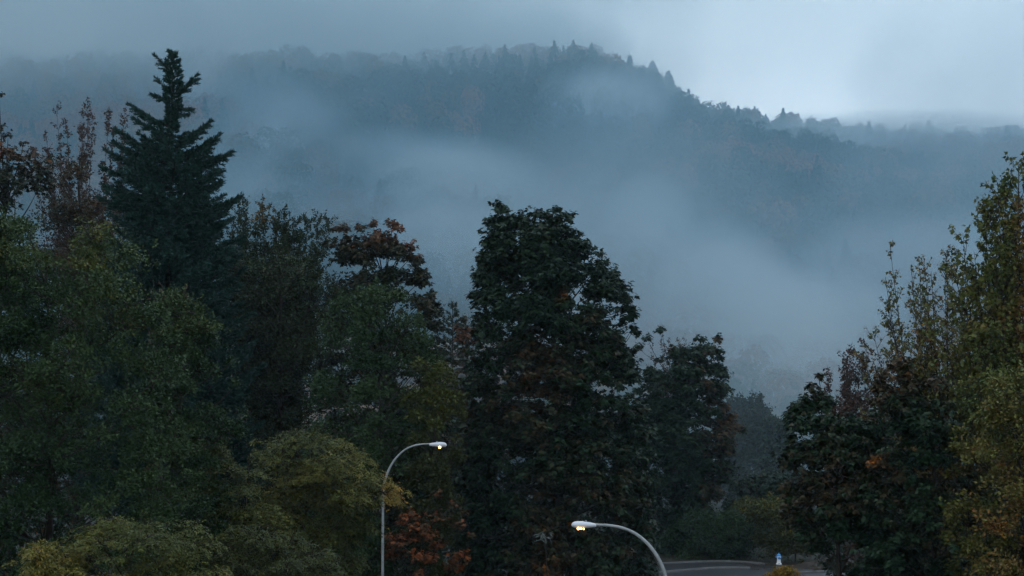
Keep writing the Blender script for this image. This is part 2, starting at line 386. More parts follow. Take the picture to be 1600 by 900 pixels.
def crown_tree(name, cat, label, Y, outline, x0=None, base=0.0, seed=1, mat=None, bark=None, depth=0.8, lobes=70, lobe_r=(0.16, 0.26),
               clusters=26, per=7, leaf=0.17, style='broad', tone_f=None, trunk_r=None, droop=0.35, fill=0.35, group=None, flat=0.75, bare=0, low=None, tips=()):
    """A broadleaved tree. outline: [(py, x_left, x_right)] of the crown in the photo, top to bottom, turned into metres at distance Y."""
    rg = np.random.default_rng(seed); lobes = int(lobes * (2.3 if style == 'broad' else 1.9)); clusters = int(clusters * 1.4); flat = min(1, flat * 1.2); lobe_r = (lobe_r[0] * 1.15, lobe_r[1] * 1.15)
    oz = np.array([P(800, o[0], Y)[2] for o in outline]); k = Y / FPX
    ol = np.array([(o[1] - 800) * k for o in outline]); orr = np.array([(o[2] - 800) * k for o in outline])
    if low is not None:  # carry the crown on below the frame
        oz = np.append(oz, low); ol = np.append(ol, ol[-1] + 0.25 * (orr[-1] - ol[-1])); orr = np.append(orr, orr[-1] - 0.25 * (orr[-1] - ol[-2] if False else orr[-1] - ol[-1]))
    order = np.argsort(oz); oz, ol, orr = oz[order], ol[order], orr[order]
    ztop, zbot = oz[-1], oz[0]
    wmax = (orr - ol).max() / 2
    bx = ((ol + orr) / 2)[np.argmax(orr - ol)] if x0 is None else (x0 - 800) * k
    root = empty(name, (bx, Y, base), label, cat, group)
    # lobe centres
    LC, LR = [], []
    tries = 0
    while len(LC) < lobes and tries < lobes * 60:
        tries += 1
        z = rg.uniform(zbot, ztop)
        l, r_ = np.interp(z, oz, ol), np.interp(z, oz, orr); hw = (r_ - l) / 2; cx = (l + r_) / 2
        if rg.random() > 0.25 + 0.75 * hw / wmax: continue
        R_ = wmax * rg.uniform(*lobe_r) * (0.55 + 0.45 * min(1, hw / (0.6 * wmax)))
        if ztop - z < R_ * 0.8: z = ztop - R_ * rg.uniform(0.75, 1.5)
        hr = max(hw - R_ * 0.75, 0.05 * wmax)
        a = rg.random() * 6.283; q = (rg.random() ** (0.38 if rg.random() > fill else 0.9))
        u_ = rg.random()
        if u_ < 0.20: a = (0 if rg.random() < .5 else math.pi) + rg.normal() * 0.35; q = rg.uniform(.9, 1.08)
        elif u_ < 0.50: a = -1.571 + rg.normal() * 0.6
        if rg.random() < 0.28: R_ *= rg.uniform(.35, .55); hr = max(hw - R_ * .6, .05 * wmax); q = rg.uniform(.95, 1.08)   # small outlying sprays
        c = np.array((cx + hr * q * math.cos(a), Y + min(hr, hr * depth + 0.2) * q * math.sin(a) * 1.0, z))
        if any(np.linalg.norm(c - o) < 0.42 * R_ for o in LC[-60:]): continue
        LC.append(c); LR.append(R_)
    for tp_ in tips:   # sprays that stand out of the outline
        c = P(tp_[0], tp_[1], Y); c[1] += rg.uniform(-.5, .5); LC.append(c); LR.append(tp_[2] * k * 1.1)
    LC = np.array(LC); LR = np.array(LR)
    # wood
    T = Tubes(); B = Tubes()
    H = ztop - base; tr = trunk_r or H * 0.013
    jx = rg.normal(size=2) * 0.03 * H
    top = np.array((bx + jx[0], Y + jx[1] * .5, base + H * 0.9))
    tp = bez(np.array((bx, Y, base - 0.2)), np.array((bx + rg.normal() * .3, Y, base + H * .5)), top, 14)
    T.add(tp, tr, tr * 0.12, 9, 0.8)
    HZ = np.linalg.norm(LC[:, :2] - np.array((bx, Y)), axis=1)
    for i_, (c, R_) in enumerate(zip(LC, LR)):
        hz = HZ[i_]
        ok = (HZ < hz - 0.25 * R_) & (LC[:, 2] < c[2] + 0.1) & (LC[:, 2] > c[2] - 2.2 * wmax)
        dj = np.where(ok, np.linalg.norm(LC - c, axis=1) + 0.25 * np.abs(LC[:, 2] - c[2] + R_), 1e9); j_ = int(np.argmin(dj))
        if dj[j_] < max(0.75 * hz, 1.0):
            s0 = LC[j_]; midp = s0 + (c - s0) * 0.5 + np.array((0, 0, -0.12 * dj[j_])) + rg.normal(size=3) * 0.1 * dj[j_]
            B.add(bez(s0, midp, c, 5), tr * 0.05 + 0.012 * R_ + .008, 0.010, 4); continue
        zs = np.clip(c[2] - hz * rg.uniform(0.5, 1.3) - 0.3, base + H * 0.12, base + H * 0.86)
        i = (zs - tp[0, 2]) / (tp[-1, 2] - tp[0, 2]) * 13; i0 = int(np.clip(i, 0, 12)); s0 = tp[i0] + (tp[i0 + 1] - tp[i0]) * (i - i0)
        midp = s0 + (c - s0) * 0.5 + np.array((0, 0, -0.10 * hz)) + rg.normal(size=3) * 0.10 * (hz + .5)
        B.add(bez(s0, midp, c, 7), tr * 0.15 + 0.02 * R_, 0.012, 5)
    # leaf clusters
    nl = len(LC); cnt = np.maximum(5, clusters * np.clip((LR / np.median(LR)) ** 1.7, .12, 1.8)).astype(int); n = int(cnt.sum())
    li = np.repeat(np.arange(nl), cnt)
    d = rand_unit(n, rg); d[:, 2] = np.where(d[:, 2] < -0.25, -d[:, 2] * 0.7, d[:, 2]); d = norm(d)
    out = norm(LC - np.array((bx, Y, 0)) * np.array((1, 1, 0)) - np.array((0, 0, 1)) * np.clip(LC[:, 2:3] - 0.2 * wmax, base, None))
    d = norm(d + 0.35 * out[li])
    q = rg.random(n) ** 0.45
    q = q * (0.8 + 0.45 * vnoise(d * 1.6 + LC[li], 1.2, seed))
    CC = LC[li] + d * (LR[li] * q)[:, None] * np.array((1, 1, flat))
    # ragged tips: some clusters sit outside on their own twig
    far = rg.random(n) < 0.16
    CC[far] += d[far] * (LR[li][far] * rg.uniform(0.15, 0.65, far.sum()))[:, None]
    tw = np.flatnonzero((rg.random(n) < 0.30) | far)
    for i_ in tw[:1400]:
        B.add(bez(LC[li[i_]], (LC[li[i_]] + CC[i_]) / 2 + np.array((0, 0, 0.1)), CC[i_], 3), 0.016, 0.006, 3)
    for _ in range(bare):  # bare shoots standing out of the crown
        j = rg.integers(nl); s0 = LC[j]; e = s0 + norm(out[j] * 0.4 + np.array((0, 0, 1.0)) + rg.normal(size=3) * 0.15) * LR[j] * rg.uniform(1.5, 2.3)
        B.add(bez(s0, (s0 + e) / 2 + rg.normal(size=3) * 0.1, e, 5), 0.02, 0.005, 3)
    # leaves
    ci = np.repeat(np.arange(n), per); m_ = len(ci)
    od = norm(d[ci] + rand_unit(m_, rg) * 0.9)
    if style == 'broad':
        rad = leaf * 0.75
        D = norm(np.stack([od[:, 0], od[:, 1], od[:, 2] * 0.4 - droop], 1) + rand_unit(m_, rg) * 0.35)
        C = CC[ci] + rand_unit(m_, rg) * rad * rg.random((m_, 1))
        Nn = norm(np.array((0, 0, 1.0)) + 0.6 * d[ci] + 0.7 * rand_unit(m_, rg))
        L = leaf * rg.uniform(0.65, 1.25, m_)
        V, F = lobed_leaf(C, D, Nn, L, rg); vp = 6
    elif style == 'small':
        rad = leaf * 2.0
        C = CC[ci] + rand_unit(m_, rg) * rad * rg.random((m_, 1)) ** 0.6
        D = norm(od + np.array((0, 0, -droop * 0.6))); Nn = norm(np.array((0, 0, 0.8)) + 0.9 * rand_unit(m_, rg))
        L = leaf * rg.uniform(0.6, 1.3, m_); V, F = leaf_mesh(C, D, Nn, L, L * 0.30); vp = 4
    elif style == 'spray':   # feathery fans of leaflets sweeping outwards and down
        t_ = rg.random((m_, 1)); ax = norm(d * np.array((1, 1, 0.35)) + np.array((0, 0, 0.15)))[ci]
        side = norm(np.cross(ax, np.array((0, 0, 1.0)))) * (rg.random((m_, 1)) - 0.5)
        sl = leaf * 5.0
        C = CC[ci] + ax * t_ * sl + side * sl * (0.25 + 0.6 * (1 - t_)) - np.array((0, 0, 1.0)) * (t_ ** 2) * sl * droop + rand_unit(m_, rg) * 0.03
        D = norm(ax + side * 1.6 - np.array((0, 0, 1.0)) * droop * t_ * 1.6 + rand_unit(m_, rg) * 0.35)
        Nn = norm(np.array((0, 0, 1.0)) + 0.5 * rand_unit(m_, rg)); L = leaf * rg.uniform(0.6, 1.3, m_)
        V, F = leaf_mesh(C, D, Nn, L, L * 0.24); vp = 4
    tone = np.full(m_, 0.3)
    base_t = 0.30 + 0.65 * (vnoise(LC, 0.45, seed + 5) - 0.5)
    tone = base_t[li[ci]] + 0.10 * rg.normal(size=n)[ci] + 0.06 * rg.normal(size=m_)
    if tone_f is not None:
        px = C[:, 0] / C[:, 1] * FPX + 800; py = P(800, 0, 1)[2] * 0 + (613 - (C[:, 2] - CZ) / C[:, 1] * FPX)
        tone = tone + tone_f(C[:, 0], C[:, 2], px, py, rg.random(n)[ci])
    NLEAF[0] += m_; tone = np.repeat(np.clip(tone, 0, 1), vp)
    T.build('trunk', bark or m_bark, root); B.build('branches', bark or m_bark, root)
    mesh_np('crown', V, F, mat, root, tone=tone)
    return root

def stem_tree(name, cat, label, Y, tips, basepx, base=0.0, seed=1, mat=None, bark=None, shoots=26, shoot_len=(0.5, 1.6), up=1.1, leaf=0.14, dens=9,
              style='small', leafless_top=0.0, tone_f=None, depth=2.2, start=0.3, trunk_r=0.16, stemr=0.05, extra=0, group=None, clump=0.0, thin=1.0, crotch=0.25, zlow=None):
    """A tree of many ascending stems, each clad in short leafy shoots. tips: [(px, py[, rel. shoot length])] tops of the stems in the photo."""
    rg = np.random.default_rng(seed); k = Y / FPX
    b = np.array(((basepx - 800) * k, Y, base))
    root = empty(name, tuple(b), label, cat, group)
    tops = []
    for tp in tips:
        p = P(tp[0], tp[1], Y); p[1] += rg.uniform(-depth, depth) * 0.6; tops.append((p, tp[2] if len(tp) > 2 else 1.0))
    for _ in range(extra):
        p, s_ = tops[rg.integers(len(tips))]; q = p.copy(); q[0] = b[0] + (p[0] - b[0]) * rg.uniform(0.5, 1.0); q[1] = Y + rg.uniform(-depth, depth); q[2] = base + (p[2] - base) * rg.uniform(0.6, 0.95)
        tops.append((q, s_))
    H = max(p[2] for p, _ in tops) - base
    T = Tubes(); B = Tubes()
    tk = bez(b - np.array((0, 0, .2)), b + np.array((rg.normal() * .2, 0, H * 0.3)), b + np.array((rg.normal() * .3, 0, H * 0.62)), 10)
    T.add(tk, trunk_r, trunk_r * 0.4, 9)
    LCs, LDs, ids = [], [], []
    for si, (p, sl) in enumerate(tops):
        f = rg.uniform(crotch, 0.95); i = f * 9; i0 = min(int(i), 8); s0 = tk[i0] + (tk[i0 + 1] - tk[i0]) * (i - i0)
        ln = np.linalg.norm(p - s0)
        c1 = s0 + np.array(((p[0] - s0[0]) * 0.6, (p[1] - s0[1]) * 0.6, (p[2] - s0[2]) * 0.40)) + rg.normal(size=3) * 0.15
        cv = bez(s0, c1, p, 16)
        B.add(cv, stemr * (0.5 + ln / H), 0.007, 5)
        for j in range(int(shoots * (0.4 + ln / H))):
            u = start + (1 - start) * rg.random() ** 0.8; ii = u * 15; a0 = min(int(ii), 14); o = cv[a0] + (cv[a0 + 1] - cv[a0]) * (ii - a0)
            tg = norm(cv[a0 + 1] - cv[a0]); sd = rand_unit(1, rg)[0]; sd -= tg * sd.dot(tg); sd = norm(sd)
            d = norm(sd + tg * up * rg.uniform(0.6, 1.4) + np.array((0, 0, 0.25)))
            L = rg.uniform(*shoot_len) * sl * (1.15 - 0.75 * u)
            e = o + d * L + np.array((0, 0, 0.10 * L)); md = (o + e) / 2 + rand_unit(1, rg)[0] * 0.08 * L
            tw = bez(o, md, e, 5); B.add(tw, 0.012 * thin + 0.005, 0.004, 3)
            # secondary twiglets
            for q_ in range(2):
                v = rg.uniform(0.2, 0.8); oo = o + (e - o) * v; dd = norm(d + rand_unit(1, rg)[0] * 0.9); ee = oo + dd * L * rg.uniform(0.25, 0.5)
                B.add(np.array([oo, ee]), 0.007, 0.003, 3)
                nn = max(1, int(dens * 0.4))
                if u < 1 - leafless_top: 
                    t_ = rg.random(nn); LCs.append(oo + (ee - oo) * t_[:, None]); LDs.append(np.repeat(dd[None], nn, 0)); ids.append(np.full(nn, si))
            if u < 1 - leafless_top or rg.random() < 0.25:
                nn = max(1, int(dens * L / 0.8 * rg.uniform(0.4, 1.5)))
                t_ = rg.random(nn) if clump == 0 else 1 - rg.random(nn) ** 2 * (1 - clump)
                LCs.append(o + (e - o) * t_[:, None]); LDs.append(np.repeat(d[None], nn, 0)); ids.append(np.full(nn, si))
    C = np.concatenate(LCs); D0 = np.concatenate(LDs); ids = np.concatenate(ids); m_ = len(C)
    C = C + rand_unit(m_, rg) * leaf * 0.5
    D = norm(D0 * 0.5 + rand_unit(m_, rg) + np.array((0, 0, -0.35)))
    Nn = norm(np.array((0, 0, 0.8)) + rand_unit(m_, rg)); L = leaf * rg.uniform(0.6, 1.3, m_)
    if style == 'broad': V, F = lobed_leaf(C, D, Nn, L, rg); vp = 6
    else: V, F = leaf_mesh(C, D, Nn, L, L * 0.33); vp = 4
    tone = 0.3 + 0.45 * (vnoise(C, 0.8, seed) - 0.5) + 0.12 * rg.normal(size=m_)
    if tone_f is not None:
        px = C[:, 0] / C[:, 1] * FPX + 800; py = 613 - (C[:, 2] - CZ) / C[:, 1] * FPX
        tone = tone + tone_f(C[:, 0], C[:, 2], px, py, rg.random(m_))
    T.build('trunk', bark or m_bark, root); B.build('branches', bark or m_bark, root)
    mesh_np('crown', V, F, mat, root, tone=np.repeat(np.clip(tone, 0, 1), vp))
    return root

def conifer(name, label, Y, axis_px, outline, base=0.0, seed=1, mat=None, n=150, needle=0.17, asc=0.25, group=None, trunk_r=0.3, cat='tree', boughs=(), dens=1.0):
    """outline: [(py, reach left px, reach right px)]: how far branches reach either side of the trunk in the photo"""
    rg = np.random.default_rng(seed); k = Y / FPX
    oz = np.array([P(800, o[0], Y)[2] for o in outline]); ol = np.array([o[1] for o in outline]) * k; orr = np.array([o[2] for o in outline]) * k
    od = np.argsort(oz); oz, ol, orr = oz[od], ol[od], orr[od]
    x = (axis_px - 800) * k; root = empty(name, (x, Y, base), label, cat, group)
    T = Tubes(); B = Tubes(); zt = oz[-1]
    T.add(np.array([(x, Y, base - .2), (x + .03, Y, base + (zt - base) * .5), (x, Y, zt)]), trunk_r, 0.02, 9)
    Cs, Ds = [], []
    zmin = oz[0]
    nbo = len(boughs)
    for i in range(n + nbo):
        f = max(0, i - nbo + rg.random()) / n; z = zt - (zt - zmin) * f ** 0.88
        a = i * 2.399 + rg.normal() * 0.25
        c = math.cos(a); l, r_ = np.interp(z, oz, ol), np.interp(z, oz, orr)
        side = r_ if c > 0 else l
        reach = (abs(c) * side + (1 - abs(c)) * (l + r_) / 2) * rg.uniform(0.72, 1.05)
        reach = max(reach, 0.15)
        rise = asc * reach * rg.uniform(0.5, 1.5) + 0.10
        e = np.array((x + c * reach, Y + math.sin(a) * reach, z))
        if i < len(boughs):
            e = P(boughs[i][0], boughs[i][1], Y); e[1] += rg.uniform(-.4, .4); z = e[2]; reach = abs(e[0] - x) + .1; rise = reach * boughs[i][2]
        s0 = np.array((x, Y, max(z - rise, base + 1)))
        md = s0 + (e - s0) * 0.55 + np.array((0, 0, -0.10 * reach))
        cv = bez(s0, md, e, 10); B.add(cv, 0.012 + 0.018 * reach, 0.006, 4)
        ax = norm(cv[-1] - cv[0]); lat = norm(np.cross(ax, (0, 0, 1.0)))
        nb = int(max(6, reach * 13))
        for j in range(nb):
            u = 0.15 + 0.85 * (j + rg.random()) / nb; ii = u * 9; a0 = min(int(ii), 8); o = cv[a0] + (cv[a0 + 1] - cv[a0]) * (ii - a0); tg = norm(cv[a0 + 1] - cv[a0])
            sgn = 1 if rg.random() < .5 else -1
            bl = (0.14 + 0.34 * reach * (1 - u) ** 0.8 * min(1, u * 2.5)) * rg.uniform(0.4, 1.5) + 0.08
            bl = min(bl, 1.1, 0.12 + 0.45 * reach)
            d = norm(tg * rg.uniform(.7, 1.3) + lat * sgn * rg.uniform(.5, 1.1) + np.array((0, 0, rg.uniform(-0.45, 0.35))))
            nn = int((5 + bl * 30) * dens); t_ = rg.random((nn, 1))
            Cs.append(o + d * bl * t_ + np.array((0, 0, -0.12)) * bl * t_ ** 2); Ds.append(norm(d + rand_unit(nn, rg) * 0.75 + np.array((0, 0, 0.15))))
        nn = int(10 * dens); Cs.append(cv[-1] + ax * rg.random((nn, 1)) * 0.12); Ds.append(norm(ax + rand_unit(nn, rg) * 0.5 + np.array((0, 0, 0.3))))
    nn = 40; Cs.append(np.array((x, Y, zt)) + np.array((0, 0, -1)) * rg.random((nn, 1)) * 0.6); Ds.append(norm(rand_unit(nn, rg) * .6 + np.array((0, 0, 1.0))))
    C = np.concatenate(Cs); D = np.concatenate(Ds); m_ = len(C); L = needle * rg.uniform(.6, 1.3, m_)
    V, F = leaf_mesh(C, D, rand_unit(m_, rg), L * 1.15, L * 0.13, 0.1)
    tone = 0.3 + 0.5 * (vnoise(C, 0.6, seed) - 0.5) + 0.12 * rg.normal(size=m_)
    T.build('trunk', m_bark, root); B.build('branches', m_bark, root)
    mesh_np('crown', V, F, mat, root, tone=np.repeat(np.clip(tone, 0, 1), 4))
    return root
# ------------------------------------------------------------------ foliage colours (real surface colours)
L_teal = leafmat('spruce_needles', [(0, (0.0079, 0.0290, 0.0248)), (0.5, (0.0145, 0.0495, 0.0413)), (1, (0.0330, 0.0867, 0.0702))], 0.55, 0.14)
L_grey = leafmat('greygreen_leaves', [(0, (0.0085, 0.0268, 0.0109)), (0.4, (0.0188, 0.0446, 0.0158)), (0.75, (0.0376, 0.0594, 0.0174)), (1, (0.0800, 0.0832, 0.0174))], 0.55, 0.14)
L_olive = leafmat('olive_leaves', [(0, (0.0094, 0.0229, 0.0089)), (0.45, (0.0212, 0.0354, 0.0129)), (0.8, (0.0470, 0.0463, 0.0149)), (1, (0.1787, 0.0926, 0.0149))], 0.55, 0.14)
L_dark = leafmat('dark_maple_leaves', [(0, (0.0049, 0.0182, 0.0093)), (0.35, (0.0099, 0.0285, 0.0125)), (0.55, (0.0252, 0.0259, 0.0142)), (0.75, (0.0504, 0.0342, 0.0180)), (0.9, (0.1170, 0.0580, 0.0180)), (1, (0.2722, 0.0911, 0.0156))], 0.55, 0.14)
L_orange = leafmat('orange_maple_leaves', [(0, (0.0090, 0.0190, 0.0085)), (0.4, (0.0220, 0.0250, 0.0110)), (0.62, (0.0500, 0.0300, 0.0140)), (0.85, (0.1050, 0.0400, 0.0160)), (1, (0.1700, 0.0550, 0.0180))], 0.55, 0.14)
L_red = leafmat('purple_brown_leaves', [(0, (0.0300, 0.0240, 0.0190)), (0.4, (0.0560, 0.0340, 0.0290)), (0.75, (0.0850, 0.0480, 0.0390)), (1, (0.1430, 0.0715, 0.0165))], 0.55, 0.14)
L_gold = leafmat('yellowgreen_leaves', [(0, (0.0277, 0.0369, 0.0111)), (0.35, (0.0616, 0.0739, 0.0155)), (0.7, (0.1169, 0.1046, 0.0197)), (1, (0.2216, 0.1232, 0.0185))], 0.55, 0.14)
L_pale = leafmat('autumn_poplar_leaves', [(0, (0.0299, 0.0540, 0.0143)), (0.35, (0.0728, 0.0837, 0.0187)), (0.6, (0.1001, 0.0706, 0.0212)), (0.85, (0.1788, 0.0743, 0.0212)), (1, (0.4290, 0.2376, 0.0182))], 0.55, 0.14)
L_haze = leafmat('far_foliage', [(0, (0.0110, 0.0248, 0.0138)), (0.6, (0.0275, 0.0358, 0.0165)), (1, (0.0660, 0.0440, 0.0220))], 0.55, 0.14)

# ------------------------------------------------------------------ the big spruce
conifer('spruce_tree', 'tall dark blue green spruce with ragged pointed top, rising above every tree near it', 78, 263,
        [(80, 1, 2), (90, 6, 7), (112, 10, 11), (132, 9, 14), (148, 10, 14), (165, 9, 14), (180, 6, 8), (190, 9, 6), (200, 34, 10), (212, 44, 30), (222, 60, 56), (240, 84, 84), (255, 76, 70),
         (275, 95, 84), (300, 86, 74), (312, 95, 110), (330, 84, 86), (360, 100, 96), (400, 110, 112), (450, 120, 120), (520, 130, 135), (600, 135, 145), (760, 150, 150)],
        seed=5, mat=L_teal, n=430, trunk_r=0.34, asc=0.42, dens=1.7,
        boughs=[(247, 92, .8), (308, 122, .7), (300, 128, .6), (243, 122, .8), (240, 148, .3), (295, 170, -.1), (286, 178, -.2), (206, 166, .5), (215, 172, .45), (222, 180, .4), (212, 188, .4), (300, 207, .5), (328, 192, .7), (322, 200, .6), (342, 212, .5), (336, 222, .5), (360, 238, .35), (350, 246, .3),
                (185, 205, .5), (180, 222, .4), (168, 236, .4), (345, 268, .2), (338, 290, .3), (374, 308, .35), (366, 314, .3), (355, 330, .3), (160, 262, .3), (165, 290, .3), (345, 348, .2), (160, 312, .2), (380, 372, .25), (372, 400, .2)])

# ------------------------------------------------------------------ left side
crown_tree('maple_tree', 'tree', 'dark maple turning orange brown at the left frame edge behind the grey green tree', 84, [(215, -60, 0), (235, -70, 30), (255, -80, 58), (290, -90, 75), (400, -100, 90), (600, -100, 90)],
           seed=31, tips=[(2,205,10),(12,215,9),(33,222,6),(25,250,12),(50,245,9),(-5,235,14),(15,270,14),(0,152,6),(40,270,12)], mat=L_orange, lobes=60, clusters=22, per=6, leaf=0.22, tone_f=lambda x, z, px, py, r: -0.02 + 0.2 * (py < 250) + 0 * x, low=3)
stem_tree('poplar_tree', 'tree', 'purple brown upright poplar with thin feathery spires, left of the spruce', 96,
          [(92, 168), (120, 168), (141, 163), (165, 162), (188, 172), (75, 215), (106, 195), (130, 190), (153, 192), (178, 195), (200, 215), (60, 240)], 135, seed=8, mat=L_red, bark=m_bark_pale,
          shoots=70, shoot_len=(0.5, 1.5), up=1.5, leaf=0.15, dens=11, extra=34, start=0.25, trunk_r=0.22, depth=2.5, crotch=0.5)
crown_tree('brown_tree', 'tree', 'small crowned tree with brown and ochre leaves, below the upright poplar', 90, [(245, 52, 90), (265, 45, 130), (300, 50, 190), (350, 50, 210), (440, 40, 210), (600, 40, 210)],
           seed=33, mat=L_orange, lobes=60, clusters=22, per=7, leaf=0.17, style='small', tone_f=lambda x, z, px, py, r: 0.22 + 0 * x, low=3, bare=14)
crown_tree('leafy_tree', 'tree', 'broad grey green tree of small leaves filling the left frame edge', 52, [(330, -90, 35), (345, -110, 85), (368, -140, 165), (400, -150, 200), (450, -160, 235), (520, -160, 262), (620, -160, 300), (760, -160, 300), (900, -160, 290)],
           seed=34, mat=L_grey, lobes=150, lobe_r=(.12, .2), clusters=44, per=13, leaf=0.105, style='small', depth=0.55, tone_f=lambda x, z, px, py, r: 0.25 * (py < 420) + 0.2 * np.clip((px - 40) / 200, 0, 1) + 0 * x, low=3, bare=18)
crown_tree('leafy_tree', 'tree', 'lower grey green tree with a rounded shoulder, in front of the spruce', 56, [(455, 240, 262), (475, 225, 300), (505, 220, 330), (545, 215, 352), (600, 215, 378), (680, 215, 388), (760, 215, 372), (900, 225, 350)],
           seed=35, mat=L_grey, lobes=80, lobe_r=(.16, .26), clusters=36, per=12, leaf=0.10, style='small', depth=0.9, low=3, bare=10, tone_f=lambda x, z, px, py, r: 0.05 + 0.25 * (py < 520) + 0 * x)
stem_tree('birch_tree', 'tree', 'thin brown twigged tree poking up between the spruce and the grey green trees', 62, [(243, 436), (255, 446), (285, 440), (291, 452), (268, 470), (235, 470)], 262, seed=36, mat=L_red, bark=m_bark_pale,
          shoots=26, shoot_len=(.3, .8), up=1.2, leaf=0.10, dens=7, extra=6, start=.5, trunk_r=.12, stemr=.03, depth=1.0, crotch=0.4)
# ------------------------------------------------------------------ middle
stem_tree('willow_tree', 'tree', 'wispy olive tree with fine arching twigs, right of the spruce', 88,
          [(352, 338), (368, 322), (385, 318), (404, 314), (425, 326), (446, 334), (462, 345), (480, 345), (500, 340), (512, 346), (395, 340), (438, 355), (345, 360), (470, 370)], 430, seed=41, mat=L_olive,
          shoots=125, shoot_len=(.6, 1.8), up=.9, leaf=0.13, dens=20, extra=50, start=.25, trunk_r=.2, stemr=.05, depth=3.2, crotch=0.3, thin=.7,
          tone_f=lambda x, z, px, py, r: 0.55 * ((py < 345) & (px > 385) & (px < 432)) * (r > .45))
crown_tree('leafy_tree', 'tree', 'dense dark olive tree under the wispy one, behind the feathery yellow green tree', 84, [(400, 350, 520), (440, 340, 540), (520, 340, 550), (700, 340, 560), (900, 350, 560)],
           seed=42, mat=L_olive, lobes=80, clusters=30, per=8, leaf=0.15, style='small', low=2)
crown_tree('maple_tree', 'tree', 'maple with red orange leaves on top, left of the tallest dark maple', 84, [(362, 572, 612), (378, 545, 635), (400, 528, 654), (440, 520, 668), (480, 515, 684), (560, 510, 692), (700, 510, 700), (900, 520, 690)],
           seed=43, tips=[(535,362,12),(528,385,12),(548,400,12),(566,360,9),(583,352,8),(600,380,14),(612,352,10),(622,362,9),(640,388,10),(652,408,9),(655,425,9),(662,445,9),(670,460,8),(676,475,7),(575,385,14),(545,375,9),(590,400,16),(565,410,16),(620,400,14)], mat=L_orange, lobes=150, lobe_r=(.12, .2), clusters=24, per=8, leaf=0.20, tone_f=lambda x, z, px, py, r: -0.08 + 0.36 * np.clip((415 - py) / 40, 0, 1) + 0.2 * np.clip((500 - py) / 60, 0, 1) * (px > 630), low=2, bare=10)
crown_tree('leafy_tree', 'tree', 'mid green tree with a rounded top, in front of the orange topped maple', 72, [(450, 545, 610), (470, 520, 640), (520, 500, 662), (580, 490, 682), (650, 485, 690), (760, 480, 690), (900, 490, 690)],
           seed=44, mat=L_grey, lobes=95, lobe_r=(.15, .24), clusters=38, per=9, leaf=0.135, style='small', low=2, tone_f=lambda x, z, px, py, r: 0.02 + 0 * x, bare=8)
crown_tree('leafy_tree', 'tree', 'small green and yellow tree filling the dip left of the dark maple', 70, [(565, 650, 690), (585, 640, 712), (640, 630, 724), (700, 640, 722)],
           seed=45, mat=L_gold, lobes=50, clusters=30, per=9, leaf=0.13, style='small', low=2, tone_f=lambda x, z, px, py, r: -0.22 + 0 * x)
conifer('narrow_conifer', 'narrow dark conifer in the gap between the two maples', 130, 707, [(473, 1, 2), (480, 7, 7), (500, 9, 8), (540, 14, 13), (600, 22, 20), (700, 26, 26)], seed=46, mat=L_haze, n=90, needle=.22, trunk_r=.2, asc=.6)
stem_tree('bare_tree', 'tree', 'nearly bare spindly tree beside the narrow conifer', 125, [(690, 478), (698, 492), (722, 488), (733, 490), (742, 505)], 715, seed=47, mat=L_haze, shoots=22, shoot_len=(.5, 1.2), leaf=.15, dens=4, extra=4, trunk_r=.14, depth=1.5, crotch=.4)
crown_tree('maple_tree', 'tree', 'hazy orange tinged tree low in the gap between the maples', 120, [(492, 715, 738), (505, 700, 755), (540, 692, 765), (620, 680, 775), (760, 680, 775)], seed=48, mat=L_orange, lobes=40, clusters=22, per=7, leaf=.24, low=2,
           tone_f=lambda x, z, px, py, r: 0.35 * ((py > 510) & (py < 535)) + 0 * x)
# the tallest dark maple
crown_tree('maple_tree', 'tree', 'big dark maple with brown patches, the tallest tree in the middle', 76, [(335, 775, 795), (350, 768, 850), (368, 765, 892), (390, 762, 915), (415, 752, 930), (445, 744, 968), (480, 740, 990), (520, 738, 988), (560, 734, 985), (620, 728, 1000), (700, 722, 1010), (800, 716, 1015), (900, 720, 1015)],
           x0=865, seed=51, tips=[(783,332,14),(772,350,14),(812,345,12),(845,340,12),(862,350,14),(885,345,13),(900,368,10),(868,332,8),(912,385,10),(930,400,9),(942,412,8),(955,440,10),(962,450,8),(975,470,10),(985,495,10),(988,520,9),(760,380,9),(757,405,10),(748,430,8),(742,465,9)], mat=L_dark, lobes=270, lobe_r=(.10, .17), clusters=26, per=8, leaf=0.235, depth=0.85, low=2, bare=6, trunk_r=.35,
           tone_f=lambda x, z, px, py, r: -0.05 + 0.15 * np.exp(-((px - 800 - (py - 400) * 0.12) / 38) ** 2) * (py > 360) + 0.10 * np.clip((py - 520) / 100, 0, 1) * (px < 900) + 0.55 * np.exp(-((px - 880) ** 2 + (py - 458) ** 2) / 150.) + 0.3 * np.exp(-((px - 745) ** 2 + (py - 470) ** 2) / 120.))
crown_tree('maple_tree', 'tree', 'dark tree with knobbly open top, right of the tallest dark maple', 132, [(538, 1080, 1115), (555, 1040, 1124), (575, 1010, 1128), (620, 995, 1132), (670, 990, 1142), (740, 985, 1140), (860, 1000, 1130)],
           seed=52, tips=[(1034,518,8),(1092,532,8),(1105,545,9),(1118,532,8),(1122,550,8),(1128,590,9),(1132,610,8),(1128,640,9),(1140,655,8),(1152,668,8),(1160,674,6),(1000,545,8),(1012,530,6)], mat=L_dark, lobes=110, lobe_r=(.14, .22), clusters=28, per=8, leaf=0.30, low=1, bare=4, tone_f=lambda x, z, px, py, r: -0.03 + 0.18 * (px > 1095))
